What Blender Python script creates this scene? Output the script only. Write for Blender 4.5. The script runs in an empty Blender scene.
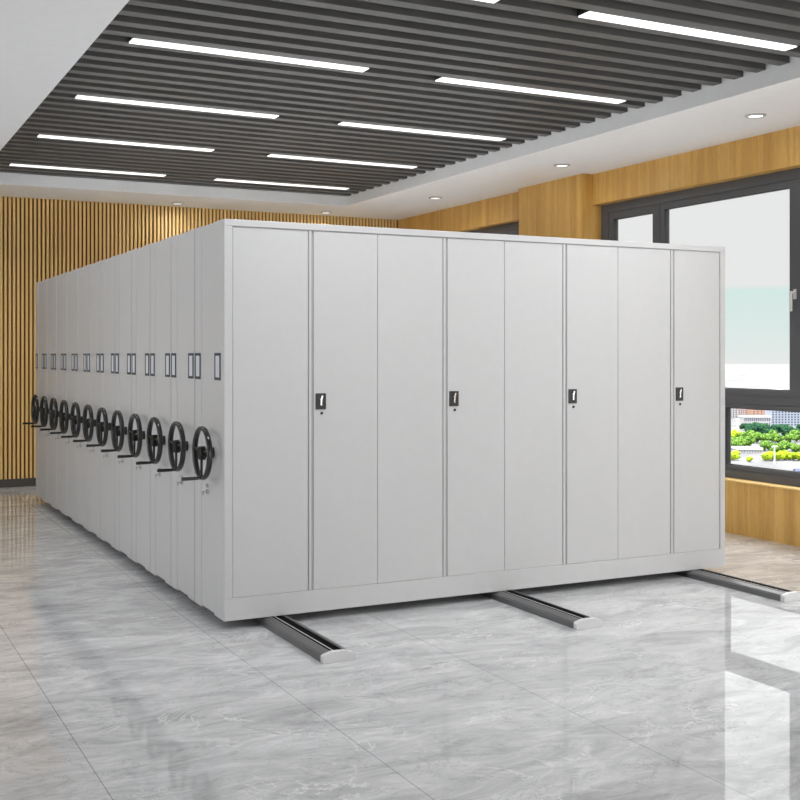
import bpy, bmesh, math, random
from mathutils import Vector, Matrix
random.seed(7)
scene = bpy.context.scene
COL = scene.collection

# ------------------------------------------------------------------ camera
cam = bpy.data.cameras.new('camera'); camo = bpy.data.objects.new('camera', cam); COL.objects.link(camo)
cam.sensor_width = 36; cam.lens = 1135 / 800 * 36
cam.shift_y = -45.5 / 800
cam.clip_end = 5000
camo.location = (-2.076, -6.364, 1.608)
camo.rotation_euler = (math.pi / 2, 0, -math.atan2(.4519, .8921))
scene.camera = camo

# ------------------------------------------------------------------ world
world = bpy.data.worlds.new('sky'); scene.world = world; world.use_nodes = True
wt = world.node_tree; wt.nodes.clear()
out = wt.nodes.new('ShaderNodeOutputWorld'); bg = wt.nodes.new('ShaderNodeBackground')
tc = wt.nodes.new('ShaderNodeTexCoord'); sp = wt.nodes.new('ShaderNodeSeparateXYZ')
mp = wt.nodes.new('ShaderNodeMapping'); mp.inputs['Scale'].default_value = (5, 5, 26)
nz = wt.nodes.new('ShaderNodeTexNoise'); nz.inputs['Scale'].default_value = 1.6; nz.inputs['Detail'].default_value = 5
ad = wt.nodes.new('ShaderNodeMath'); ad.operation = 'MULTIPLY_ADD'
rp = wt.nodes.new('ShaderNodeValToRGB')
wt.links.new(tc.outputs['Generated'], sp.inputs[0]); wt.links.new(tc.outputs['Generated'], mp.inputs[0])
wt.links.new(mp.outputs[0], nz.inputs['Vector'])
wt.links.new(nz.outputs['Fac'], ad.inputs[0]); ad.inputs[1].default_value = .012
wt.links.new(sp.outputs['Z'], ad.inputs[2])
mr = wt.nodes.new('ShaderNodeMapRange'); mr.inputs['From Min'].default_value = -.05; mr.inputs['From Max'].default_value = .35
wt.links.new(ad.outputs[0], mr.inputs['Value']); wt.links.new(mr.outputs[0], rp.inputs[0])
cr = rp.color_ramp
cr.elements[0].position = .05; cr.elements[0].color = (.84, .85, .85, 1)
cr.elements[1].position = 1; cr.elements[1].color = (.83, .83, .83, 1)
for p, c in ((.12, (.83, .85, .84, 1)), (.18, (.75, .84, .82, 1)), (.275, (.68, .83, .80, 1)), (.287, (.83, .83, .83, 1))):
    e = cr.elements.new(p); e.color = c
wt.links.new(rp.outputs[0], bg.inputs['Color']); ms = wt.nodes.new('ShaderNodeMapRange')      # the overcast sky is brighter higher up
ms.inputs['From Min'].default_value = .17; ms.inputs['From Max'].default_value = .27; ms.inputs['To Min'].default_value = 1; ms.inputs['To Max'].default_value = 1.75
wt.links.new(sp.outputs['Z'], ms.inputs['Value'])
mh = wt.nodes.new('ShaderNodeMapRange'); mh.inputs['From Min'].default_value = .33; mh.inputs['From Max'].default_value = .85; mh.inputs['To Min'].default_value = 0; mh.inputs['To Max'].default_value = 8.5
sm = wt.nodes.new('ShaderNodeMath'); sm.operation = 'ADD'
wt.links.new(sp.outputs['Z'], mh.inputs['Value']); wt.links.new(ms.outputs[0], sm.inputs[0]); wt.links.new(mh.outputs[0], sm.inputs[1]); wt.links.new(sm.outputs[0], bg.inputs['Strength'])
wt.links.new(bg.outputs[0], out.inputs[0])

# ------------------------------------------------------------------ lights
def light(name, kind, loc, target=None, energy=100, size=None, color=(1, 1, 1), angle=None, spread=None):
    l = bpy.data.lights.new(name, kind); l.energy = energy; l.color = color
    if size: l.shape = 'RECTANGLE'; l.size, l.size_y = size
    if angle: l.angle = angle
    if spread: l.spread = spread
    o = bpy.data.objects.new(name, l); COL.objects.link(o); o.location = loc
    if target: o.rotation_euler = (Vector(target) - Vector(loc)).to_track_quat('-Z', 'Y').to_euler()
    return o
light('sun', 'SUN', (0, 0, 60), (55, 42, 0), 1.6, angle=math.radians(1.5), color=(1, .97, .92))
# unseen fill lamps added at front, overhead and left; side lamp is window daylight
light('front_fill_light', 'AREA', (1.6, -9.85, 1.2), (1.6, 0, .0), 116, (6.5, 2.2), (.95, .975, 1))
light('daylight_side_window', 'AREA', (5.15, -3.35, 1.85), (0, -2.6, .5), 70, (3.6, 2.6), (.94, .97, 1))
light('overhead_fill_light', 'AREA', (1.6, -5.2, 3.45), (1.6, -4.6, 0), 8, (4.2, 4.4), (.96, .98, 1))
light('left_fill_light', 'AREA', (-4.5, 3.4, 1.9), (0, 4.2, .8), 112, (8.5, 2.6), (.96, .98, 1))

# ------------------------------------------------------------------ exposure
vs = scene.view_settings
vs.view_transform = 'Standard'; vs.look = 'None'; vs.exposure = 0; vs.gamma = 1; vs.use_curve_mapping = False

# ------------------------------------------------------------------ materials
def lin(r, g, b): return tuple((v / 255 / 12.92 if v / 255 <= .04045 else ((v / 255 + .055) / 1.055) ** 2.4) for v in (r, g, b)) + (1,)
def mat(name, col, rough=.5, metal=0, spec=.5, emit=None, estr=0, coat=0):
    m = bpy.data.materials.new(name); m.use_nodes = True
    b = m.node_tree.nodes['Principled BSDF']
    b.inputs['Base Color'].default_value = col; b.inputs['Roughness'].default_value = rough
    b.inputs['Metallic'].default_value = metal; b.inputs['Specular IOR Level'].default_value = spec
    if coat: b.inputs['Coat Weight'].default_value = coat
    if emit: b.inputs['Emission Color'].default_value = emit; b.inputs['Emission Strength'].default_value = estr
    return m
def N(m, t, **k):
    n = m.node_tree.nodes.new(t)
    for a, v in k.items(): setattr(n, a, v)
    return n
def noisy(m, c1, c2, scale=(8, 8, 8), detail=4, nscale=1, bump=0, lo=.35, hi=.65, rough=.55):
    nt = m.node_tree; b = nt.nodes['Principled BSDF']
    t = N(m, 'ShaderNodeTexCoord'); mpn = N(m, 'ShaderNodeMapping'); mpn.inputs['Scale'].default_value = scale
    n = N(m, 'ShaderNodeTexNoise'); n.inputs['Scale'].default_value = nscale; n.inputs['Detail'].default_value = detail
    n.inputs['Roughness'].default_value = rough
    r = N(m, 'ShaderNodeValToRGB'); r.color_ramp.elements[0].position = lo; r.color_ramp.elements[1].position = hi
    r.color_ramp.elements[0].color = c1; r.color_ramp.elements[1].color = c2
    nt.links.new(t.outputs['Object'], mpn.inputs[0]); nt.links.new(mpn.outputs[0], n.inputs['Vector'])
    nt.links.new(n.outputs['Fac'], r.inputs[0]); nt.links.new(r.outputs[0], b.inputs['Base Color'])
    if bump:
        bp = N(m, 'ShaderNodeBump'); bp.inputs['Strength'].default_value = bump; bp.inputs['Distance'].default_value = .01
        nt.links.new(n.outputs['Fac'], bp.inputs['Height']); nt.links.new(bp.outputs[0], b.inputs['Normal'])
    return m
M = {}
M['paint'] = noisy(mat('grey_powder_coat', (.6, .6, .6, 1), .42, spec=.4), (.612, .612, .615, 1), (.622, .622, .625, 1), nscale=2)
M['seam'] = mat('groove_shaded_grey', (.42, .42, .42, 1), .7)  # paint grey darkened, groove shade put into the colour
M['black'] = mat('black_plastic', (.018, .018, .018, 1), .4)
M['wheel'] = mat('glossy_black_bakelite', (.017, .017, .0165, 1), .2, spec=.6)
M['hubmat'] = mat('matt_black_hub', (.016, .016, .016, 1), .6, spec=.25)
M['steel'] = mat('polished_steel', (.75, .75, .75, 1), .25, metal=1)
M['gap_shade'] = mat('gap_shade_grey', (.16, .16, .16, 1), .8)  # dark grey painting the gaps between units as shaded
M['holder'] = mat('slate_blue_plastic', lin(66, 76, 88), .45)
M['card'] = mat('pale_card', lin(215, 217, 222), .6)
M['rail'] = mat('anodised_dark_rail', (.16, .16, .163, 1), .34, metal=.5)
M['groove'] = mat('black_track_groove', (.006, .006, .006, 1), .9, spec=.05)
M['cap'] = mat('white_end_cap', (.72, .72, .72, 1), .45)
M['white'] = noisy(mat('white_plaster', (.8, .8, .8, 1), .7, spec=.3), (.85, .85, .85, 1), (.87, .87, .87, 1), nscale=1.5)
M['plenum'] = mat('dark_plenum', (.012, .012, .012, 1), .9)
M['baffle'] = noisy(mat('charcoal_baffle', (.2, .2, .19, 1), .45, spec=.3), (.085, .083, .08, 1), (.10, .098, .094, 1), scale=(1, 20, 20), nscale=2)
M['skirt'] = mat('dark_grey_skirting', lin(74, 72, 70), .5)
M['frame'] = mat('anthracite_window_frame', lin(84, 85, 88), .42)
M['gasket'] = mat('black_gasket', (.015, .015, .015, 1), .5)
M['backing'] = mat('brown_backing', lin(118, 74, 26), .8)
M['lamp'] = mat('lit_diffuser', (.9, .9, .9, 1), .5, emit=(1, .985, .955, 1), estr=.88)
M['spot'] = mat('lit_spot_lens', (.9, .9, .9, 1), .5, emit=(1, .985, .955, 1), estr=1.2)
M['ring'] = mat('satin_ring', (.45, .45, .46, 1), .4, metal=.4)
def wood(name, c1, c2, c3, sc):
    m = mat(name, c2, .42, spec=.35); nt = m.node_tree; b = nt.nodes['Principled BSDF']
    t = N(m, 'ShaderNodeTexCoord'); mpn = N(m, 'ShaderNodeMapping'); mpn.inputs['Scale'].default_value = sc
    n = N(m, 'ShaderNodeTexNoise'); n.inputs['Scale'].default_value = 1; n.inputs['Detail'].default_value = 6; n.inputs['Distortion'].default_value = .6
    mp2 = N(m, 'ShaderNodeMapping'); mp2.inputs['Scale'].default_value = tuple(s * 5 for s in sc)
    n2 = N(m, 'ShaderNodeTexNoise'); n2.inputs['Detail'].default_value = 3
    mx = N(m, 'ShaderNodeMath', operation='MULTIPLY_ADD'); mx.inputs[1].default_value = .35
    ml = N(m, 'ShaderNodeMath', operation='MULTIPLY'); ml.inputs[1].default_value = .65
    r = N(m, 'ShaderNodeValToRGB')
    r.color_ramp.elements[0].position = .33; r.color_ramp.elements[0].color = c1
    r.color_ramp.elements[1].position = .66; r.color_ramp.elements[1].color = c3
    e = r.color_ramp.elements.new(.5); e.color = c2
    L = nt.links.new
    L(t.outputs['Object'], mpn.inputs[0]); L(t.outputs['Object'], mp2.inputs[0]); L(mpn.outputs[0], n.inputs['Vector']); L(mp2.outputs[0], n2.inputs['Vector'])
    L(n.outputs['Fac'], ml.inputs[0]); L(n2.outputs['Fac'], mx.inputs[0]); L(ml.outputs[0], mx.inputs[2]); L(mx.outputs[0], r.inputs[0])
    L(r.outputs[0], b.inputs['Base Color'])
    return m
M['oak'] = wood('oak_veneer', (.48, .25, .055, 1), (.62, .36, .095, 1), (.76, .48, .155, 1), (9, 9, .45))
M['slat'] = wood('oak_slat', (.80, .53, .19, 1), (.86, .59, .235, 1), (.92, .66, .29, 1), (14, 14, .6))
# marble floor
def floor_mat():
    m = mat('polished_grey_marble_tiles', (.5, .5, .5, 1), 0.0, spec=.85); nt = m.node_tree; b = nt.nodes['Principled BSDF']; L = nt.links.new
    t = N(m, 'ShaderNodeTexCoord')
    rot = N(m, 'ShaderNodeMapping'); rot.inputs['Rotation'].default_value = (0, 0, math.radians(-14)); rot.inputs['Scale'].default_value = (.9, 2.3, 1)
    L(t.outputs['Object'], rot.inputs[0])
    n1 = N(m, 'ShaderNodeTexNoise'); n1.inputs['Scale'].default_value = 2.2; n1.inputs['Detail'].default_value = 12; n1.inputs['Roughness'].default_value = .74; n1.inputs['Distortion'].default_value = .9
    L(rot.outputs[0], n1.inputs['Vector'])
    r1 = N(m, 'ShaderNodeValToRGB'); r1.color_ramp.elements[0].position = .30; r1.color_ramp.elements[0].color = (.35, .352, .358, 1)
    r1.color_ramp.elements[1].position = .70; r1.color_ramp.elements[1].color = (.80, .805, .815, 1)
    L(n1.outputs['Fac'], r1.inputs[0])
    rot2 = N(m, 'ShaderNodeMapping'); rot2.inputs['Rotation'].default_value = (0, 0, math.radians(-24)); rot2.inputs['Scale'].default_value = (1.0, 1.5, 1)
    L(t.outputs['Object'], rot2.inputs[0])
    def vein(scale, dist, w):
        n = N(m, 'ShaderNodeTexNoise'); n.inputs['Scale'].default_value = scale; n.inputs['Detail'].default_value = 6; n.inputs['Roughness'].default_value = .6; n.inputs['Distortion'].default_value = dist
        L(rot2.outputs[0], n.inputs['Vector'])
        s = N(m, 'ShaderNodeMath', operation='SUBTRACT'); s.inputs[1].default_value = .5; L(n.outputs['Fac'], s.inputs[0])
        a = N(m, 'ShaderNodeMath', operation='ABSOLUTE'); L(s.outputs[0], a.inputs[0])
        mrn = N(m, 'ShaderNodeMapRange'); mrn.inputs['From Min'].default_value = 0; mrn.inputs['From Max'].default_value = w
        mrn.inputs['To Min'].default_value = 1; mrn.inputs['To Max'].default_value = 0; L(a.outputs[0], mrn.inputs['Value'])
        return mrn.outputs[0]
    nm = N(m, 'ShaderNodeTexNoise'); nm.inputs['Scale'].default_value = 1.7; nm.inputs['Detail'].default_value = 3; L(rot2.outputs[0], nm.inputs['Vector'])
    mk = N(m, 'ShaderNodeMapRange'); mk.inputs['From Min'].default_value = .45; mk.inputs['From Max'].default_value = .65; L(nm.outputs['Fac'], mk.inputs['Value'])
    v1 = vein(1.6, 1.2, .014)
    mm = N(m, 'ShaderNodeMath', operation='MULTIPLY'); L(v1, mm.inputs[0]); L(mk.outputs[0], mm.inputs[1])
    m3 = N(m, 'ShaderNodeMath', operation='MULTIPLY'); L(mm.outputs[0], m3.inputs[0]); m3.inputs[1].default_value = .75
    mix = N(m, 'ShaderNodeMixRGB'); L(m3.outputs[0], mix.inputs[0]); L(r1.outputs[0], mix.inputs[1]); mix.inputs[2].default_value = (.95, .95, .95, 1)
    v2 = vein(2.6, .8, .009)
    m4 = N(m, 'ShaderNodeMath', operation='MULTIPLY'); L(v2, m4.inputs[0]); m4.inputs[1].default_value = .45
    mix2 = N(m, 'ShaderNodeMixRGB'); L(m4.outputs[0], mix2.inputs[0]); L(mix.outputs[0], mix2.inputs[1]); mix2.inputs[2].default_value = (.27, .265, .265, 1)
    # tile joints (running front to back)
    sx = N(m, 'ShaderNodeSeparateXYZ'); L(t.outputs['Object'], sx.inputs[0])
    a = N(m, 'ShaderNodeMath', operation='ADD'); a.inputs[1].default_value = .116 + 1.035 * 10; L(sx.outputs['X'], a.inputs[0])
    md = N(m, 'ShaderNodeMath', operation='MODULO'); md.inputs[1].default_value = 1.035; L(a.outputs[0], md.inputs[0])
    ls = N(m, 'ShaderNodeMath', operation='LESS_THAN'); ls.inputs[1].default_value = .004; L(md.outputs[0], ls.inputs[0])
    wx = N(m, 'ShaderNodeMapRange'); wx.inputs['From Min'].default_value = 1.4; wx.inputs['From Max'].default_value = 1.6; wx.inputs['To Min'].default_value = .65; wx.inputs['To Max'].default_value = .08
    L(sx.outputs['X'], wx.inputs['Value'])     # joint contrast painted down towards the window, imitating reflected light over it
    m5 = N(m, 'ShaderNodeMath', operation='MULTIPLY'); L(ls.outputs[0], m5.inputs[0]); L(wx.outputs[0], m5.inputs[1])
    mix3 = N(m, 'ShaderNodeMixRGB'); L(m5.outputs[0], mix3.inputs[0]); L(mix2.outputs[0], mix3.inputs[1]); mix3.inputs[2].default_value = (.13, .13, .13, 1)
    L(mix3.outputs[0], b.inputs['Base Color'])
    return m
M['floor'] = floor_mat()
def glass_mat():
    m = bpy.data.materials.new('clear_window_glass'); m.use_nodes = True; nt = m.node_tree; nt.nodes.clear(); L = nt.links.new
    o = N(m, 'ShaderNodeOutputMaterial'); mx = N(m, 'ShaderNodeMixShader'); tr = N(m, 'ShaderNodeBsdfTransparent'); gl = N(m, 'ShaderNodeBsdfGlossy')
    tr.inputs['Color'].default_value = (.985, .99, .988, 1); gl.inputs['Roughness'].default_value = .02
    mx.inputs[0].default_value = .003
    L(tr.outputs[0], mx.inputs[1]); L(gl.outputs[0], mx.inputs[2]); L(mx.outputs[0], o.inputs[0])
    return m
M['glass'] = glass_mat()

# ------------------------------------------------------------------ helpers
def box(bm, x0, x1, y0, y1, z0, z1, mi=0):
    vs_ = [bm.verts.new(p) for p in ((x0, y0, z0), (x1, y0, z0), (x1, y1, z0), (x0, y1, z0), (x0, y0, z1), (x1, y0, z1), (x1, y1, z1), (x0, y1, z1))]
    for f in ((3, 2, 1, 0), (4, 5, 6, 7), (0, 1, 5, 4), (1, 2, 6, 5), (2, 3, 7, 6), (3, 0, 4, 7)):
        bm.faces.new([vs_[i] for i in f]).material_index = mi
def cyl(bm, p0, p1, r, n=24, r2=None):
    p0, p1 = Vector(p0), Vector(p1); d = p1 - p0
    rot = d.to_track_quat('Z', 'Y').to_matrix().to_4x4()
    bmesh.ops.create_cone(bm, cap_ends=True, segments=n, radius1=r, radius2=r if r2 is None else r2, depth=d.length,
                          matrix=Matrix.Translation((p0 + p1) / 2) @ rot)
def ringx(bm, c, prof, n=48):
    """closed ring about the X axis; prof is a list of (axial x, radius)"""
    rows = []
    for k in range(n):
        a = 2 * math.pi * k / n
        rows.append([bm.verts.new((c[0] + px, c[1] + r * math.cos(a), c[2] + r * math.sin(a))) for px, r in prof])
    for k in range(n):
        A, B = rows[k], rows[(k + 1) % n]
        for j in range(len(prof)):
            j2 = (j + 1) % len(prof)
            bm.faces.new((A[j], A[j2], B[j2], B[j]))
def prism_y(bm, prof, y0, y1, mi=0):
    a = [bm.verts.new((x, y0, z)) for x, z in prof]; b = [bm.verts.new((x, y1, z)) for x, z in prof]
    n = len(prof)
    bm.faces.new(a).material_index = mi; bm.faces.new(b[::-1]).material_index = mi
    for i in range(n):
        bm.faces.new((a[i], b[i], b[(i + 1) % n], a[(i + 1) % n])).material_index = mi
def obj(name, bm, mats, parent=None, bevel=0, smooth=False, loc=None):
    bmesh.ops.recalc_face_normals(bm, faces=bm.faces)
    me = bpy.data.meshes.new(name); bm.to_mesh(me); bm.free()
    for m in (mats if isinstance(mats, (list, tuple)) else [mats]): me.materials.append(M[m] if isinstance(m, str) else m)
    o = bpy.data.objects.new(name, me); COL.objects.link(o)
    if parent: o.parent = parent
    if loc: o.location = loc
    if smooth:
        for p in me.polygons: p.use_smooth = True
        try:
            me.set_sharp_from_angle(angle=math.radians(40))
        except Exception: pass
    if bevel:
        b = o.modifiers.new('bevel', 'BEVEL'); b.width = bevel; b.segments = 2; b.limit_method = 'ANGLE'
    return o
def B(name, dims, m, parent=None, bevel=0):
    bm = bmesh.new(); box(bm, *dims); return obj(name, bm, m, parent, bevel)
def empty(name, loc=(0, 0, 0)):
    o = bpy.data.objects.new(name, None); COL.objects.link(o); o.location = loc; o.empty_display_size = .1; return o
def tag(o, label, cat, group=None, kind=None):
    if label: o['label'] = label
    if cat: o['category'] = cat
    if group: o['group'] = group
    if kind: o['kind'] = kind
    return o
def struct(o): o['kind'] = 'structure'; return o
def copy_tree(o, parent=None):
    c = o.copy(); COL.objects.link(c)
    if parent: c.parent = parent
    for ch in list(o.children): copy_tree(ch, c)
    return c

# ------------------------------------------------------------------ room shell
XW, YB, XL, YF, ZC = 5.19, 8.05, -4.6, -10.0, 3.52      # right wall, back wall, left wall, front wall, soffit height
RX0, RX1, RY0, RY1, ZP = -.61, 3.92, -8.2, 7.0, 3.86     # ceiling recess
struct(B('floor', (XL - .2, XW + .42, YF - .2, YB + .2, -.15, 0), 'floor'))
# ceiling: soffit ring, recess sides, dark plenum above
bm = bmesh.new()
box(bm, XL - .2, RX0, YF - .2, YB + .2, ZC, 4.0)
box(bm, RX1, XW + .42, YF - .2, YB + .2, ZC, 4.0)
box(bm, RX0, RX1, YF - .2, RY0, ZC, 4.0)
box(bm, RX0, RX1, RY1, YB + .2, ZC, 4.0)
box(bm, RX0, RX1, RY0, RY1, ZP, 4.0, 1)
struct(obj('ceiling', bm, ['white', 'plenum']))
# back wall: oak slats on a brown backing
bm = bmesh.new()
box(bm, XL - .2, XW + .42, YB, YB + .2, 0, ZC, 1)
x = XL + .02
while x < XW - .02:
    box(bm, x, x + .027, YB - .024, YB, .1, ZC)
    x += .0493
struct(obj('wall_back', bm, ['slat', 'backing']))
struct(B('baseboard_back', (XL, XW, YB - .028, YB, 0, .1), 'skirt'))
struct(B('wall_left', (XL - .2, XL, YF, YB, 0, ZC), 'white'))
# front wall behind the camera with a window band
bm = bmesh.new()
box(bm, XL - .2, XW + .42, YF - .2, YF, 0, .5); box(bm, XL - .2, XW + .42, YF - .2, YF, 3.2, ZC)
box(bm, XL - .2, -1.7, YF - .2, YF, .5, 3.2); box(bm, 4.9, XW + .42, YF - .2, YF, .5, 3.2)
struct(obj('wall_front', bm, 'white'))
# right wall: oak panelling with window openings (y near, y far)
ZS, ZL = .47, 3.195
OPEN = [(-5.25, -1.52), (-.27, 3.457), (4.69, 7.75)]
def wall_right():
    bm = bmesh.new(); X1 = XW + .3
    box(bm, XW, X1, YF, YB, 0, ZS); box(bm, XW, X1, YF, YB, ZL, ZC)
    ys = [YF] + [v for o in OPEN for v in o] + [YB]
    for i in range(0, len(ys), 2): box(bm, XW, X1, ys[i], ys[i + 1], ZS, ZL)
    return bm
struct(obj('wall_right', wall_right(), 'oak'))
for i, (a, b) in enumerate([(3.457, 4.69), (-1.52, -.27)]):
    struct(B('trim_%d' % (i + 1), (5.06, XW, a, b, 0, ZC), 'oak'))
for i, (a, b) in enumerate(OPEN):
    struct(B('trim_%d' % (i + 3), (XW - .012, XW + .13, a, b, ZS, ZS + .012), 'slat'))
# windows
FX = 5.30
def frame_rect(bm, y0, y1, z0, z1, w, x0, x1):
    box(bm, x0, x1, y0, y1, z0, z0 + w); box(bm, x0, x1, y0, y1, z1 - w, z1)
    box(bm, x0, x1, y0, y0 + w, z0 + w, z1 - w); box(bm, x0, x1, y1 - w, y1, z0 + w, z1 - w)
def window(n, ya, yb):
    w = empty('window_%d' % n, (FX, (ya + yb) / 2, ZS)); struct(w)
    oy = (ya + yb) / 2
    def P(name, bm, m, bevel=0):
        bmesh.ops.translate(bm, verts=bm.verts, vec=(-FX, -oy, -ZS)); return obj(name, bm, m, w, bevel)
    z0, z1 = ZS + .012, ZL
    bm = bmesh.new(); X0, X1 = FX, FX + .12
    box(bm, X0, X1, ya, yb, z0, z0 + .075); box(bm, X0, X1, ya, yb, z1 - .09, z1)
    box(bm, X0, X1, ya, ya + .12, z0 + .075, z1 - .09); box(bm, X0, X1, yb - .12, yb, z0 + .075, z1 - .09)
    P('outer_frame', bm, 'frame', .003)
    ca, cb = ya + .725 + .27, yb - (3.457 - 2.532); ym = (ya + yb) / 2 + .068
    bm = bmesh.new(); box(bm, FX + .004, FX + .11, ya + .12, yb - .12, 1.165, 1.235); P('transom', bm, 'frame', .003)
    for yc, mw in ((ca, .035), (cb, .022)):
        bm = bmesh.new(); box(bm, FX + .004, FX + .11, yc - mw, yc + mw, 1.235, z1 - .09); P('mullion', bm, 'frame', .003)
    bm = bmesh.new(); box(bm, FX + .004, FX + .11, ym - .025, ym + .025, z0 + .075, 1.165); P('mullion', bm, 'frame', .003)
    def sash(y0, y1, a, b, wd):
        bm = bmesh.new(); frame_rect(bm, y0, y1, a, b, wd, FX + .012, FX + .08); s = P('sash', bm, 'frame', .003)
        bm = bmesh.new(); frame_rect(bm, y0 + wd, y1 - wd, a + wd, b - wd, .007, FX + .022, FX + .06); g = P('gasket', bm, 'gasket'); g.parent = s
        bm = bmesh.new(); box(bm, FX + .03, FX + .036, y0 + wd, y1 - wd, a + wd, b - wd); g = P('pane', bm, 'glass'); g.parent = s
        return s
    sash(ya + .12, ca - .035, 1.235, z1 - .09, .06); big = sash(ca + .035, cb - .022, 1.235, z1 - .09, .06)
    sash(cb + .022, yb - .12, 1.235, z1 - .09, .075)
    sash(ya + .12, ym - .025, z0 + .075, 1.165, .042); sash(ym + .025, yb - .12, z0 + .075, 1.165, .042)
    yh = ca + .022
    bm = bmesh.new(); box(bm, FX - .006, FX + .012, yh - .014, yh + .014, 2.08, 2.165)
    cyl(bm, (FX - .045, yh, 2.135), (FX + .0, yh, 2.135), .010, 12)
    box(bm, FX - .055, FX - .038, yh - .010, yh + .014, 1.975, 2.147)
    h = P('window_handle', bm, 'cap', .003); h.parent = big
for i, (a, b) in enumerate(OPEN): window(i + 1, a, b)
# unseen window added behind the camera to let in sky light
w = empty('window_4', (1.6, YF, .5)); struct(w)
bm = bmesh.new()
for X0, X1 in ((-3.3, 0), (0, 3.3)):
    box(bm, X0, X1, -.16, -.06, 0, .08); box(bm, X0, X1, -.16, -.06, 2.62, 2.7)
    box(bm, X0, X0 + .08, -.16, -.06, .08, 2.62); box(bm, X1 - .08, X1, -.16, -.06, .08, 2.62)
obj('outer_frame', bm, 'frame', w)
bm = bmesh.new(); box(bm, -3.22, -.08, -.11, -.105, .08, 2.62); obj('pane', bm, 'glass', w)
bm = bmesh.new(); box(bm, .08, 3.22, -.11, -.105, .08, 2.62); obj('pane', bm, 'glass', w)

# ------------------------------------------------------------------ slat ceiling
PIT = .22375; LY0 = .965; ZB = 3.64
sc_ = tag(empty('baffle_ceiling', ((RX0 + RX1) / 2, 0, ZB)), 'charcoal ceiling of parallel baffles filling the white recess overhead', 'ceiling panels')
bm = bmesh.new(); box(bm, RX0 - .002 - 1.655, RX1 + .002 - 1.655, -.048, .048, 0, .10)
bm.free()
bm = bmesh.new(); hw = (RX1 - RX0) / 2; box(bm, -hw, hw, -.047, .047, 0, .10)
b0 = obj('baffle', bm, 'baffle', sc_, .002)
ys = []
y = LY0 + PIT * .5
while y < RY1 - .06: y += PIT
y -= PIT
while y > RY0 + .06: ys.append(y); y -= PIT
b0.location = (0, ys[0], 0)
for yy in ys[1:]:
    c = b0.copy(); COL.objects.link(c); c.location = (0, yy, 0)
# linear lights
bm = bmesh.new(); box(bm, -.84, .84, -.06, .06, .012, .07)
t = empty('linear_ceiling_light'); obj('housing', bm, 'plenum', t)
bm = bmesh.new(); box(bm, -.838, .838, -.055, .055, .004, .013); obj('diffuser', bm, 'lamp', t)
ll = bpy.data.lights.new('lamp_light', 'AREA'); ll.shape = 'RECTANGLE'; ll.size = 1.66; ll.size_y = .095; ll.energy = 21.5; ll.spread = 2.35; ll.color = (.97, .985, 1)
lo = bpy.data.objects.new('lamp_light', ll); COL.objects.link(lo); lo.parent = t; lo.location = (0, 0, .002)
first = True
depthword = ['second row from the front', 'third row from the front', 'fourth row from the front', 'fifth row from the front', 'last row by the slatted wall']
rows = [(-4, None), (-3, None), (-2, None), (-1, 'nearest row above the camera end'), (0, 'second row from the near end'), (1, 'third row from the near end'), (2, 'fourth row, next to last before the slatted wall'), (3, 'last row beside the slatted wall')]
for k, word in rows:
    if k < -1: continue
    for side, xc in (('left', .525), ('right', 2.795)):
        o = t if first else copy_tree(t); first = False
        o.location = (xc, LY0 + 1.79 * k, ZB - .012)
        tag(o, 'white linear light between baffles, %s column, %s' % (side, word), 'ceiling light', 'linear lights in the baffle ceiling')
# downlights
bm = bmesh.new(); n = 32
def ringz(bm, prof, n=32):
    rows_ = [[bm.verts.new((r * math.cos(2 * math.pi * k / n), r * math.sin(2 * math.pi * k / n), z)) for r, z in prof] for k in range(n)]
    for k in range(n):
        A, C = rows_[k], rows_[(k + 1) % n]
        for j in range(len(prof)): bm.faces.new((A[j], A[(j + 1) % len(prof)], C[(j + 1) % len(prof)], C[j]))
ringz(bm, [(.058, 0), (.058, -.012), (.066, -.014), (.082, -.006), (.084, 0)])
dl = empty('recessed_downlight'); obj('rim', bm, 'ring', dl, smooth=True)
bm = bmesh.new(); cyl(bm, (0, 0, -.008), (0, 0, 0), .058, 32); obj('lens', bm, 'spot', dl)
ll = bpy.data.lights.new('downlight_light', 'AREA'); ll.shape = 'DISK'; ll.size = .11; ll.energy = 3; ll.spread = 2.9; ll.color = (.97, .985, 1)
lo = bpy.data.objects.new('downlight_light', ll); COL.objects.link(lo); lo.parent = dl; lo.location = (0, 0, -.012)
DLS = [(1.898, 7.69, 'round downlight in the white soffit near the slatted wall, left one of two'),
       (3.929, 7.69, 'round downlight in the white soffit near the slatted wall, right one close to the corner'),
       (4.555, 5.77, 'round downlight in the window side soffit, farthest of the three'),
       (4.555, 3.11, 'round downlight in the window side soffit, middle of the three'),
       (4.555, .44, 'round downlight in the window side soffit, nearest and largest of the three')]
for i, (x, y, l) in enumerate(DLS):
    o = dl if i == 0 else copy_tree(dl)
    o.location = (x, y, ZC); tag(o, l, 'downlight', 'recessed downlights in the white soffit')

# ------------------------------------------------------------------ floor rails
prof = [(0, 0), (0, .030), (.010, .040), (.048, .050), (.056, .050), (.056, .030), (.130, .030), (.130, .050), (.138, .050), (.165, .040), (.175, .030), (.175, 0)]
bm = bmesh.new(); prism_y(bm, prof, 0, 7.75)
fr = empty('floor_rail'); obj('rail_body', bm, 'rail', fr)
bm = bmesh.new(); box(bm, .0563, .070, .001, 7.74, .0302, .0455); box(bm, .080, .1297, .001, 7.74, .0302, .0455); obj('track_groove', bm, 'groove', fr)
bm = bmesh.new(); box(bm, .070, .080, .001, 7.74, .0302, .050); obj('guide_ridge', bm, 'steel', fr)
capp = [(-.004, 0), (-.004, .036), (.004, .043), (.050, .056), (.125, .056), (.171, .043), (.179, .036), (.179, 0)]
bm = bmesh.new(); prism_y(bm, capp, -.035, 0); obj('end_cap', bm, 'cap', fr, .002)
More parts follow.
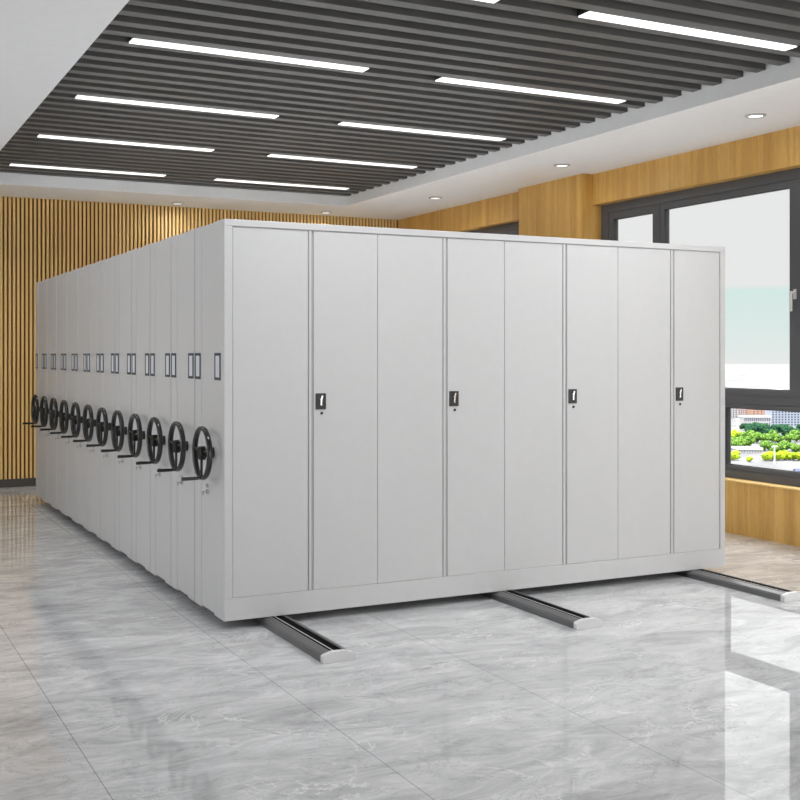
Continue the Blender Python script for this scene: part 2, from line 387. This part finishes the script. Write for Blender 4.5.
bm = bmesh.new(); prism_y(bm, capp, 7.75, 7.785); obj('end_cap', bm, 'cap', fr, .002)
for i, (x, l) in enumerate([(.235, 'dark steel floor rail with pale end cap under the left end of the cabinets'), (1.84, 'dark steel floor rail with pale end cap under the middle of the cabinets'), (3.477, 'dark steel floor rail with pale end cap reaching out near the window')]):
    o = fr if i == 0 else copy_tree(fr)
    o.location = (x, -.89, 0); tag(o, l, 'rail', 'floor rails under the shelving')

# ------------------------------------------------------------------ mobile shelving units
UW, UP, Z0, Z1, LX = .538, .549, .05, 2.40, 3.828
def make_unit():
    u = empty('mobile_shelving_unit')
    bm = bmesh.new(); box(bm, .02, LX, 0, UW, Z0, Z1); obj('body', bm, 'paint', u)
    ST = .14
    for a, b in ((0, ST), (UW - ST, UW)):
        bm = bmesh.new(); box(bm, 0, .02, a, b, Z0, Z1); obj('side_strip', bm, 'paint', u, .0012)
    bm = bmesh.new(); box(bm, .003, .0205, ST, UW - ST, Z0 + .010, Z1 - .003); obj('end_panel', bm, 'paint', u)
    bm = bmesh.new(); box(bm, .002, .03, UW, UP - .0003, Z0 + .01, Z1 - .004); obj('gap_shade_strip', bm, 'gap_shade', u)  # dark strip added so the gap to the next unit reads as shaded
    # label holders
    for a in (.014, UW - .014 - .112):
        bm = bmesh.new()
        y0, y1, z0, z1, w = a, a + .112, 1.455, 1.617, .017
        frame_rect(bm, y0, y1, z0, z1, w, -.005, .0)
        h = obj('label_holder', bm, 'holder', u, .003)
        bm = bmesh.new(); box(bm, -.0025, .0, y0 + w, y1 - w, z0 + w, z1 - w); obj('card', bm, 'card', h)
    # hand wheel
    cy, cz, R = .16, 1.02, .162
    s1, s2 = -.053, -.083
    prof = []
    for k in range(12):
        a = 2 * math.pi * k / 12
        prof.append(((s1 + s2) / 2 + .018 * math.cos(a), R - .013 + .0125 * math.sin(a)))
    bm = bmesh.new(); ringx(bm, (0, cy, cz), prof, 64)
    wh = obj('hand_wheel', bm, 'wheel', u, smooth=True)
    bm = bmesh.new(); cyl(bm, (.008, cy, cz), (-.02, cy, cz), .032, 28); cyl(bm, (-.02, cy, cz), (-.062, cy, cz), .026, 28)
    obj('axle', bm, 'wheel', wh, smooth=True)
    bm = bmesh.new(); cyl(bm, (-.054, cy, cz), (-.086, cy, cz), .042, 28, .040); obj('hub', bm, 'hubmat', wh, smooth=True)
    for d in (270, 12, 168):
        a = math.radians(d); c_, s_ = math.cos(a), math.sin(a)
        bm = bmesh.new()
        p0 = Vector((-.072, cy + .03 * c_, cz + .03 * s_)); p1 = Vector((-.072, cy + (R - .016) * c_, cz + (R - .016) * s_))
        cyl(bm, p0, p1, .009, 12, .007); obj('spoke', bm, 'wheel', wh, smooth=True)
    a = math.radians(262)
    hy, hz = cy + (R - .013) * math.cos(a), cz + (R - .013) * math.sin(a)
    bm = bmesh.new(); cyl(bm, (-.075, hy, hz), (-.11, hy, hz), .0075, 14); cyl(bm, (-.10, hy, hz), (-.195, hy, hz), .0095, 14, .0115)
    cyl(bm, (-.195, hy, hz), (-.200, hy, hz), .0115, 14, .007)
    obj('crank_handle', bm, 'wheel', wh, smooth=True)
    # brake knob and key lock under the wheel
    ky = .262
    bm = bmesh.new(); cyl(bm, (.005, ky, .812), (-.006, ky, .812), .013, 20); cyl(bm, (-.006, ky, .812), (-.012, ky, .812), .007, 12)
    obj('brake_knob', bm, 'steel', u, smooth=True)
    bm = bmesh.new(); cyl(bm, (.005, ky, .775), (-.010, ky, .775), .014, 20)
    lk = obj('lock', bm, 'steel', u, smooth=True)
    bm = bmesh.new(); box(bm, -.03, -.01, ky - .0015, ky + .0015, .771, .779); box(bm, -.036, -.03, ky - .011, ky + .011, .757, .781)
    obj('key', bm, 'ring', lk)
    return u
unit = make_unit()
ordinal = ['first', 'second', 'third', 'fourth', 'fifth', 'sixth', 'seventh', 'eighth', 'ninth', 'tenth', 'eleventh', 'twelfth']
for i in range(12):
    u = unit if i == 0 else copy_tree(unit)
    u.location = (0, .053 + UP * i, 0)
    if i == 0: lab = 'light grey metal cabinet nearest the camera, its long front closed by locked doors'
    elif i == 11: lab = 'narrow grey shelving end with black hand wheel, last in the row beside the slatted wall'
    elif i == 1: lab = 'grey shelving unit with black hand wheel directly behind the front cabinet with doors'
    else: lab = 'grey shelving unit with black hand wheel, %s from the front of the row' % ordinal[i]
    tag(u, lab, 'shelving unit', 'mobile shelving units with hand wheels')
# the door front of the first unit (coordinates in the unit's own frame: y = world y - .053)
[bpy.data.objects.remove(c) for u in [x for x in bpy.data.objects if x.get('label','').find('last in the row') > 0 and x.get('category') == 'shelving unit'] for c in list(u.children) if c.name.startswith('gap_shade_strip')]
u0 = unit; OY = -.053
def F(name, x0, x1, y0, y1, z0, z1, m, parent=u0, bevel=0):
    bm = bmesh.new(); box(bm, x0, x1, y0 + OY, y1 + OY, z0, z1); return obj(name, bm, m, parent, bevel)
ZD0, ZD1 = .183, 2.357
bm = bmesh.new()
box(bm, 0, LX, 0 + OY, .053 + OY, Z0, ZD0 - .003); box(bm, 0, LX, 0 + OY, .053 + OY, ZD1 + .003, Z1)
box(bm, 0, .05, 0 + OY, .053 + OY, ZD0 - .003, ZD1 + .003); box(bm, 3.782, LX, 0 + OY, .053 + OY, ZD0 - .003, ZD1 + .003)
obj('front_frame', bm, 'paint', u0, .003)
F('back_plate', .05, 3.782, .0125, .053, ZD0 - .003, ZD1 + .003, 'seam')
bays = [.545, 1.4745, 2.404, 3.336]
edges = [(.054, .527)]
for i, b in enumerate(bays):
    F('door_post', b - .012, b + .004, .004, .0125, ZD0, ZD1, 'paint', bevel=.001)
    lo = b + .020
    nxt = bays[i + 1] - .018 if i < 3 else 3.778
    mid = (lo + nxt) / 2 - .018 if i < 3 else nxt
    edges.append((lo, mid))
    if i < 3: edges.append((mid + .0035, nxt))
for i, (a, b) in enumerate(edges):
    d = F('door', a, b, .007, .0125, ZD0, ZD1, 'paint', bevel=.0012)
    if i % 2 == 1:
        hx = a + .012
        F('lock_plate', hx, hx + .068, .002, .008, 1.275, 1.372, 'black', d, .002)
        bm = bmesh.new(); cyl(bm, (hx + .034, .004 + OY, 1.336), (hx + .034, -.005 + OY, 1.336), .0075, 14)
        vsl = [(-.006, 1.300), (.004, 1.298), (.005, 1.330), (.012, 1.358), (.002, 1.360), (-.005, 1.335)]
        a_ = [bm.verts.new((hx + .034 + px, -.006 + OY, pz)) for px, pz in vsl]; b_ = [bm.verts.new((hx + .034 + px, .000 + OY, pz)) for px, pz in vsl]
        bm.faces.new(a_); bm.faces.new(b_[::-1])
        for k in range(6): bm.faces.new((a_[k], b_[k], b_[(k + 1) % 6], a_[(k + 1) % 6]))
        obj('lever', bm, 'steel', d)
        bm = bmesh.new(); cyl(bm, (hx + .040, .008 + OY, 1.251), (hx + .040, .002 + OY, 1.251), .0085, 18); obj('keyhole', bm, 'black', d, smooth=True)

# ------------------------------------------------------------------ the city outside the window
GZ = -40.0
f_, CX, CY, CZ = 1135, camo.location.x, camo.location.y, camo.location.z
def ground(px, py, z=GZ):
    r = (px - 400) / f_; D = (CZ - z) * f_ / (py - 354.5)
    return Vector((CX + D * (.8921 * r + .4519), CY + D * (-.4519 * r + .8921), z)), D
M['pave'] = noisy(mat('pale_concrete_ground', (.6, .6, .6, 1), .9), (.09, .09, .093, 1), (.16, .16, .165, 1), scale=(.06, .06, .06), nscale=1, detail=8)
def leaf(name, c1, c2): return noisy(mat(name, c1, .9, spec=.1), c1, c2, scale=(1, 1, 1), nscale=1.1, detail=3, lo=.42, hi=.6)
M['leaf_dark'] = leaf('dark_foliage', (.004, .022, .018, 1), (.03, .10, .035, 1))
M['leaf_mid'] = leaf('green_foliage', (.022, .07, .012, 1), (.18, .31, .05, 1))
M['leaf_lime'] = leaf('lime_foliage', (.12, .22, .01, 1), (.36, .46, .02, 1))
M['bark'] = mat('bark', (.1, .07, .05, 1), .9)
M['bwhite'] = mat('white_render', (.38, .37, .38, 1), .8); M['brick'] = mat('terracotta_render', (.36, .22, .16, 1), .85)
M['pink'] = mat('pale_pink_render', (.42, .32, .30, 1), .85); M['tower'] = mat('blue_grey_facade', (.33, .36, .42, 1), .7)
M['winglass'] = mat('dark_blue_glazing', (.03, .05, .10, 1), .3); M['lpost'] = mat('white_post', (.8, .8, .8, 1), .5)
M['roofgrey'] = mat('pale_flat_roof', (.6, .6, .62, 1), .9); M['carpaint'] = mat('navy_car_paint', (.03, .05, .12, 1), .3)
struct(B('ground', (30, 6000, -1500, 6000, GZ - 1, GZ), 'pave'))
def crown(seed, name, m):
    rnd = random.Random(seed); bm = bmesh.new()
    for k in range(16):
        rr = rnd.uniform(.9, 1.9); a = rnd.uniform(0, 6.28); d = rnd.uniform(0, 2.7)
        g = bmesh.ops.create_icosphere(bm, subdivisions=2, radius=rr, matrix=Matrix.Translation((d * math.cos(a), d * math.sin(a), 3.4 + rnd.uniform(-1.8, 1.9) * (1 - d / 5))))
        for v in g['verts']: v.co += Vector((rnd.uniform(-.3, .3), rnd.uniform(-.3, .3), rnd.uniform(-.3, .3)))
    return bm
protos = {}
def tree(kind, px, py, s, label, group):
    key = (kind, len([1 for q in protos.values() if q[1] == kind]) % 1)
    if key not in protos:
        t = empty('tree'); bm = crown(hash_seed[kind], 'crown', kind); obj('crown', bm, kind, t)
        bm = bmesh.new(); cyl(bm, (0, 0, 0), (0, 0, 3.5), .28, 8, .16); obj('trunk', bm, 'bark', t); protos[key] = (t, kind); o = t
    else: o = copy_tree(protos[key][0])
    p, D = ground(px, py); o.location = p; o.scale = (s, s, s * random.uniform(.85, 1.1)); o.rotation_euler = (0, 0, random.uniform(0, 6.28))
    tag(o, label, 'tree', group)
hash_seed = {'leaf_dark': 3, 'leaf_mid': 11, 'leaf_lime': 23}
ORD = ['leftmost', 'second from left', 'third from left', 'fourth from left', 'fifth from left', 'sixth from left', 'seventh from left', 'eighth from left', 'ninth from left']
def treerow(kind, pts, label, group):
    for k, (px, py, s) in enumerate(sorted(pts)): tree(kind, px, py, s, label + ', ' + ORD[k], group)
rt = random.Random(5)
def band(n, x0, x1, y0, y1, s0, s1):
    pts = []
    for k in range(n):
        pts.append((x0 + (x1 - x0) * (k + rt.uniform(.2, .8)) / n, rt.uniform(y0, y1), rt.uniform(s0, s1)))
    return pts
gd, gm, gl = 'dark trees in the park outside', 'green trees in the park outside', 'lime coloured trees outside'
treerow('leaf_dark', band(9, 747, 806, 433, 439, .85, 1.1), 'dark green tree in the grove before the blue grey tower', gd)
treerow('leaf_dark', band(5, 740, 768, 430, 432, .6, .8), 'small dark green tree behind the grove, near the low white building', gd)
treerow('leaf_mid', band(9, 741, 806, 441, 444, .8, 1.0), 'green tree in the long middle row, ahead of the dark grove', gm)
treerow('leaf_mid', band(7, 729, 750, 446, 450, .65, .8), 'green tree in the left clump beside the white shed', gm)
treerow('leaf_mid', band(8, 761, 806, 450, 454, .65, .85), 'green tree in the row just behind the lime hedge row', gm)
treerow('leaf_lime', band(4, 729, 746, 436, 440, .65, .85), 'lime green tree at the left, under the pale pink block', gl)
treerow('leaf_lime', band(3, 729, 738, 456, 465, .5, .7), 'lime green tree in the lower left corner of the low pane', gl)
treerow('leaf_lime', band(9, 762, 806, 458, 461, .52, .65), 'yellow green tree in the front row along the pale road', gl)
treerow('leaf_lime', [(750, 462, .4)], 'small round lime green tree alone on the pale road, left', gl)
def building(px0, px1, pyb, ztop, depth, wall, label, floors, cols, name='building', wf=.55):
    p0, D = ground(px0, pyb); p1 = ground(px1, pyb)[0]
    # a box whose front faces the camera direction
    w = (p1 - p0).length; ang = math.atan2(p1.y - p0.y, p1.x - p0.x)
    b = empty(name, p0); b.rotation_euler = (0, 0, ang); H = ztop - GZ
    bm = bmesh.new(); box(bm, 0, w, 0, depth, 0, H); obj('wall', bm, wall, b)
    bm = bmesh.new(); box(bm, -.4, w + .4, -.4, depth + .4, H, H + .8); obj('roof', bm, 'roofgrey', b)
    fh = H / floors; cw = w / cols
    bm = bmesh.new()
    for i in range(floors):
        for j in range(cols):
            box(bm, j * cw + cw * (1 - wf) / 2, j * cw + cw * (1 + wf) / 2, -.15, .1, i * fh + fh * .25, i * fh + fh * .85)
    tag(obj('window_panes', bm, 'winglass', b), None, None, kind='stuff')
    tag(b, label, 'building')
building(771.5, 806, 426, -24, 12, 'tower', 'blue grey tower block with a close grid of dark windows, right of the trees', 11, 11, wf=.5)
building(752, 771, 419, -27.5, 12, 'brick', 'terracotta coloured block standing left of the blue grey tower', 9, 5, wf=.22)
building(738, 751.5, 416, -28, 12, 'pink', 'pale pink block at the left edge of the lower window', 8, 6, wf=.4)
building(700, 737.5, 418, -29, 12, 'bwhite', 'white block farthest left behind the trees, next to the pale pink one', 8, 14, wf=.4)
building(744, 770.5, 427, -34.5, 8, 'bwhite', 'low white building in front of the terracotta block', 2, 14, wf=.45)
building(738, 762, 453, -38.6, 8, 'bwhite', 'low white shed with a flat roof between the two tree rows', 1, 9, wf=.2)
building(778, 782, 408, 24 - 40 + -10, 20, 'pink', 'tiny far block on the skyline, left of two seen above the window transom', 12, 4)
building(783.5, 787.5, 408, -28, 20, 'bwhite', 'tiny far white block on the skyline, right of two seen above the window transom', 12, 4)
for px, py, h, l in ((737.5, 437, 9, 'thin white lamp post standing among the trees at left'), (774.5, 464, 6.5, 'thin white lamp post beside the pale road')):
    p, D = ground(px, py); t = empty('lamp_post', p)
    bm = bmesh.new(); cyl(bm, (0, 0, 0), (0, 0, h), .28, 8, .2); obj('pole', bm, 'lpost', t)
    bm = bmesh.new(); box(bm, -1.2, 1.2, -.3, .3, h, h + .35); obj('lamp_head', bm, 'lpost', t); tag(t, l, 'lamp post')
def car(px, py, ang, label):
    p, D = ground(px, py); t = empty('car', p); t.rotation_euler = (0, 0, ang)
    bm = bmesh.new()
    pr = [(-2.3, .35), (-2.25, .95), (-1.3, 1.05), (-.8, 1.5), (.9, 1.5), (1.5, 1.0), (2.2, .9), (2.3, .35)]
    a = [bm.verts.new((x_, -.9, z_)) for x_, z_ in pr]; b = [bm.verts.new((x_, .9, z_)) for x_, z_ in pr]
    bm.faces.new(a); bm.faces.new(b[::-1])
    for k in range(8): bm.faces.new((a[k], b[k], b[(k + 1) % 8], a[(k + 1) % 8]))
    obj('body', bm, 'carpaint', t)
    for wx in (-1.4, 1.4):
        for wy in (-.85, .85):
            bm = bmesh.new(); cyl(bm, (wx, wy - .1, .35), (wx, wy + .1, .35), .35, 16); obj('wheel', bm, 'black', t)
    tag(t, label, 'car')
car(797, 473, 1.0, 'dark blue car on the pale road at the bottom corner of the window')
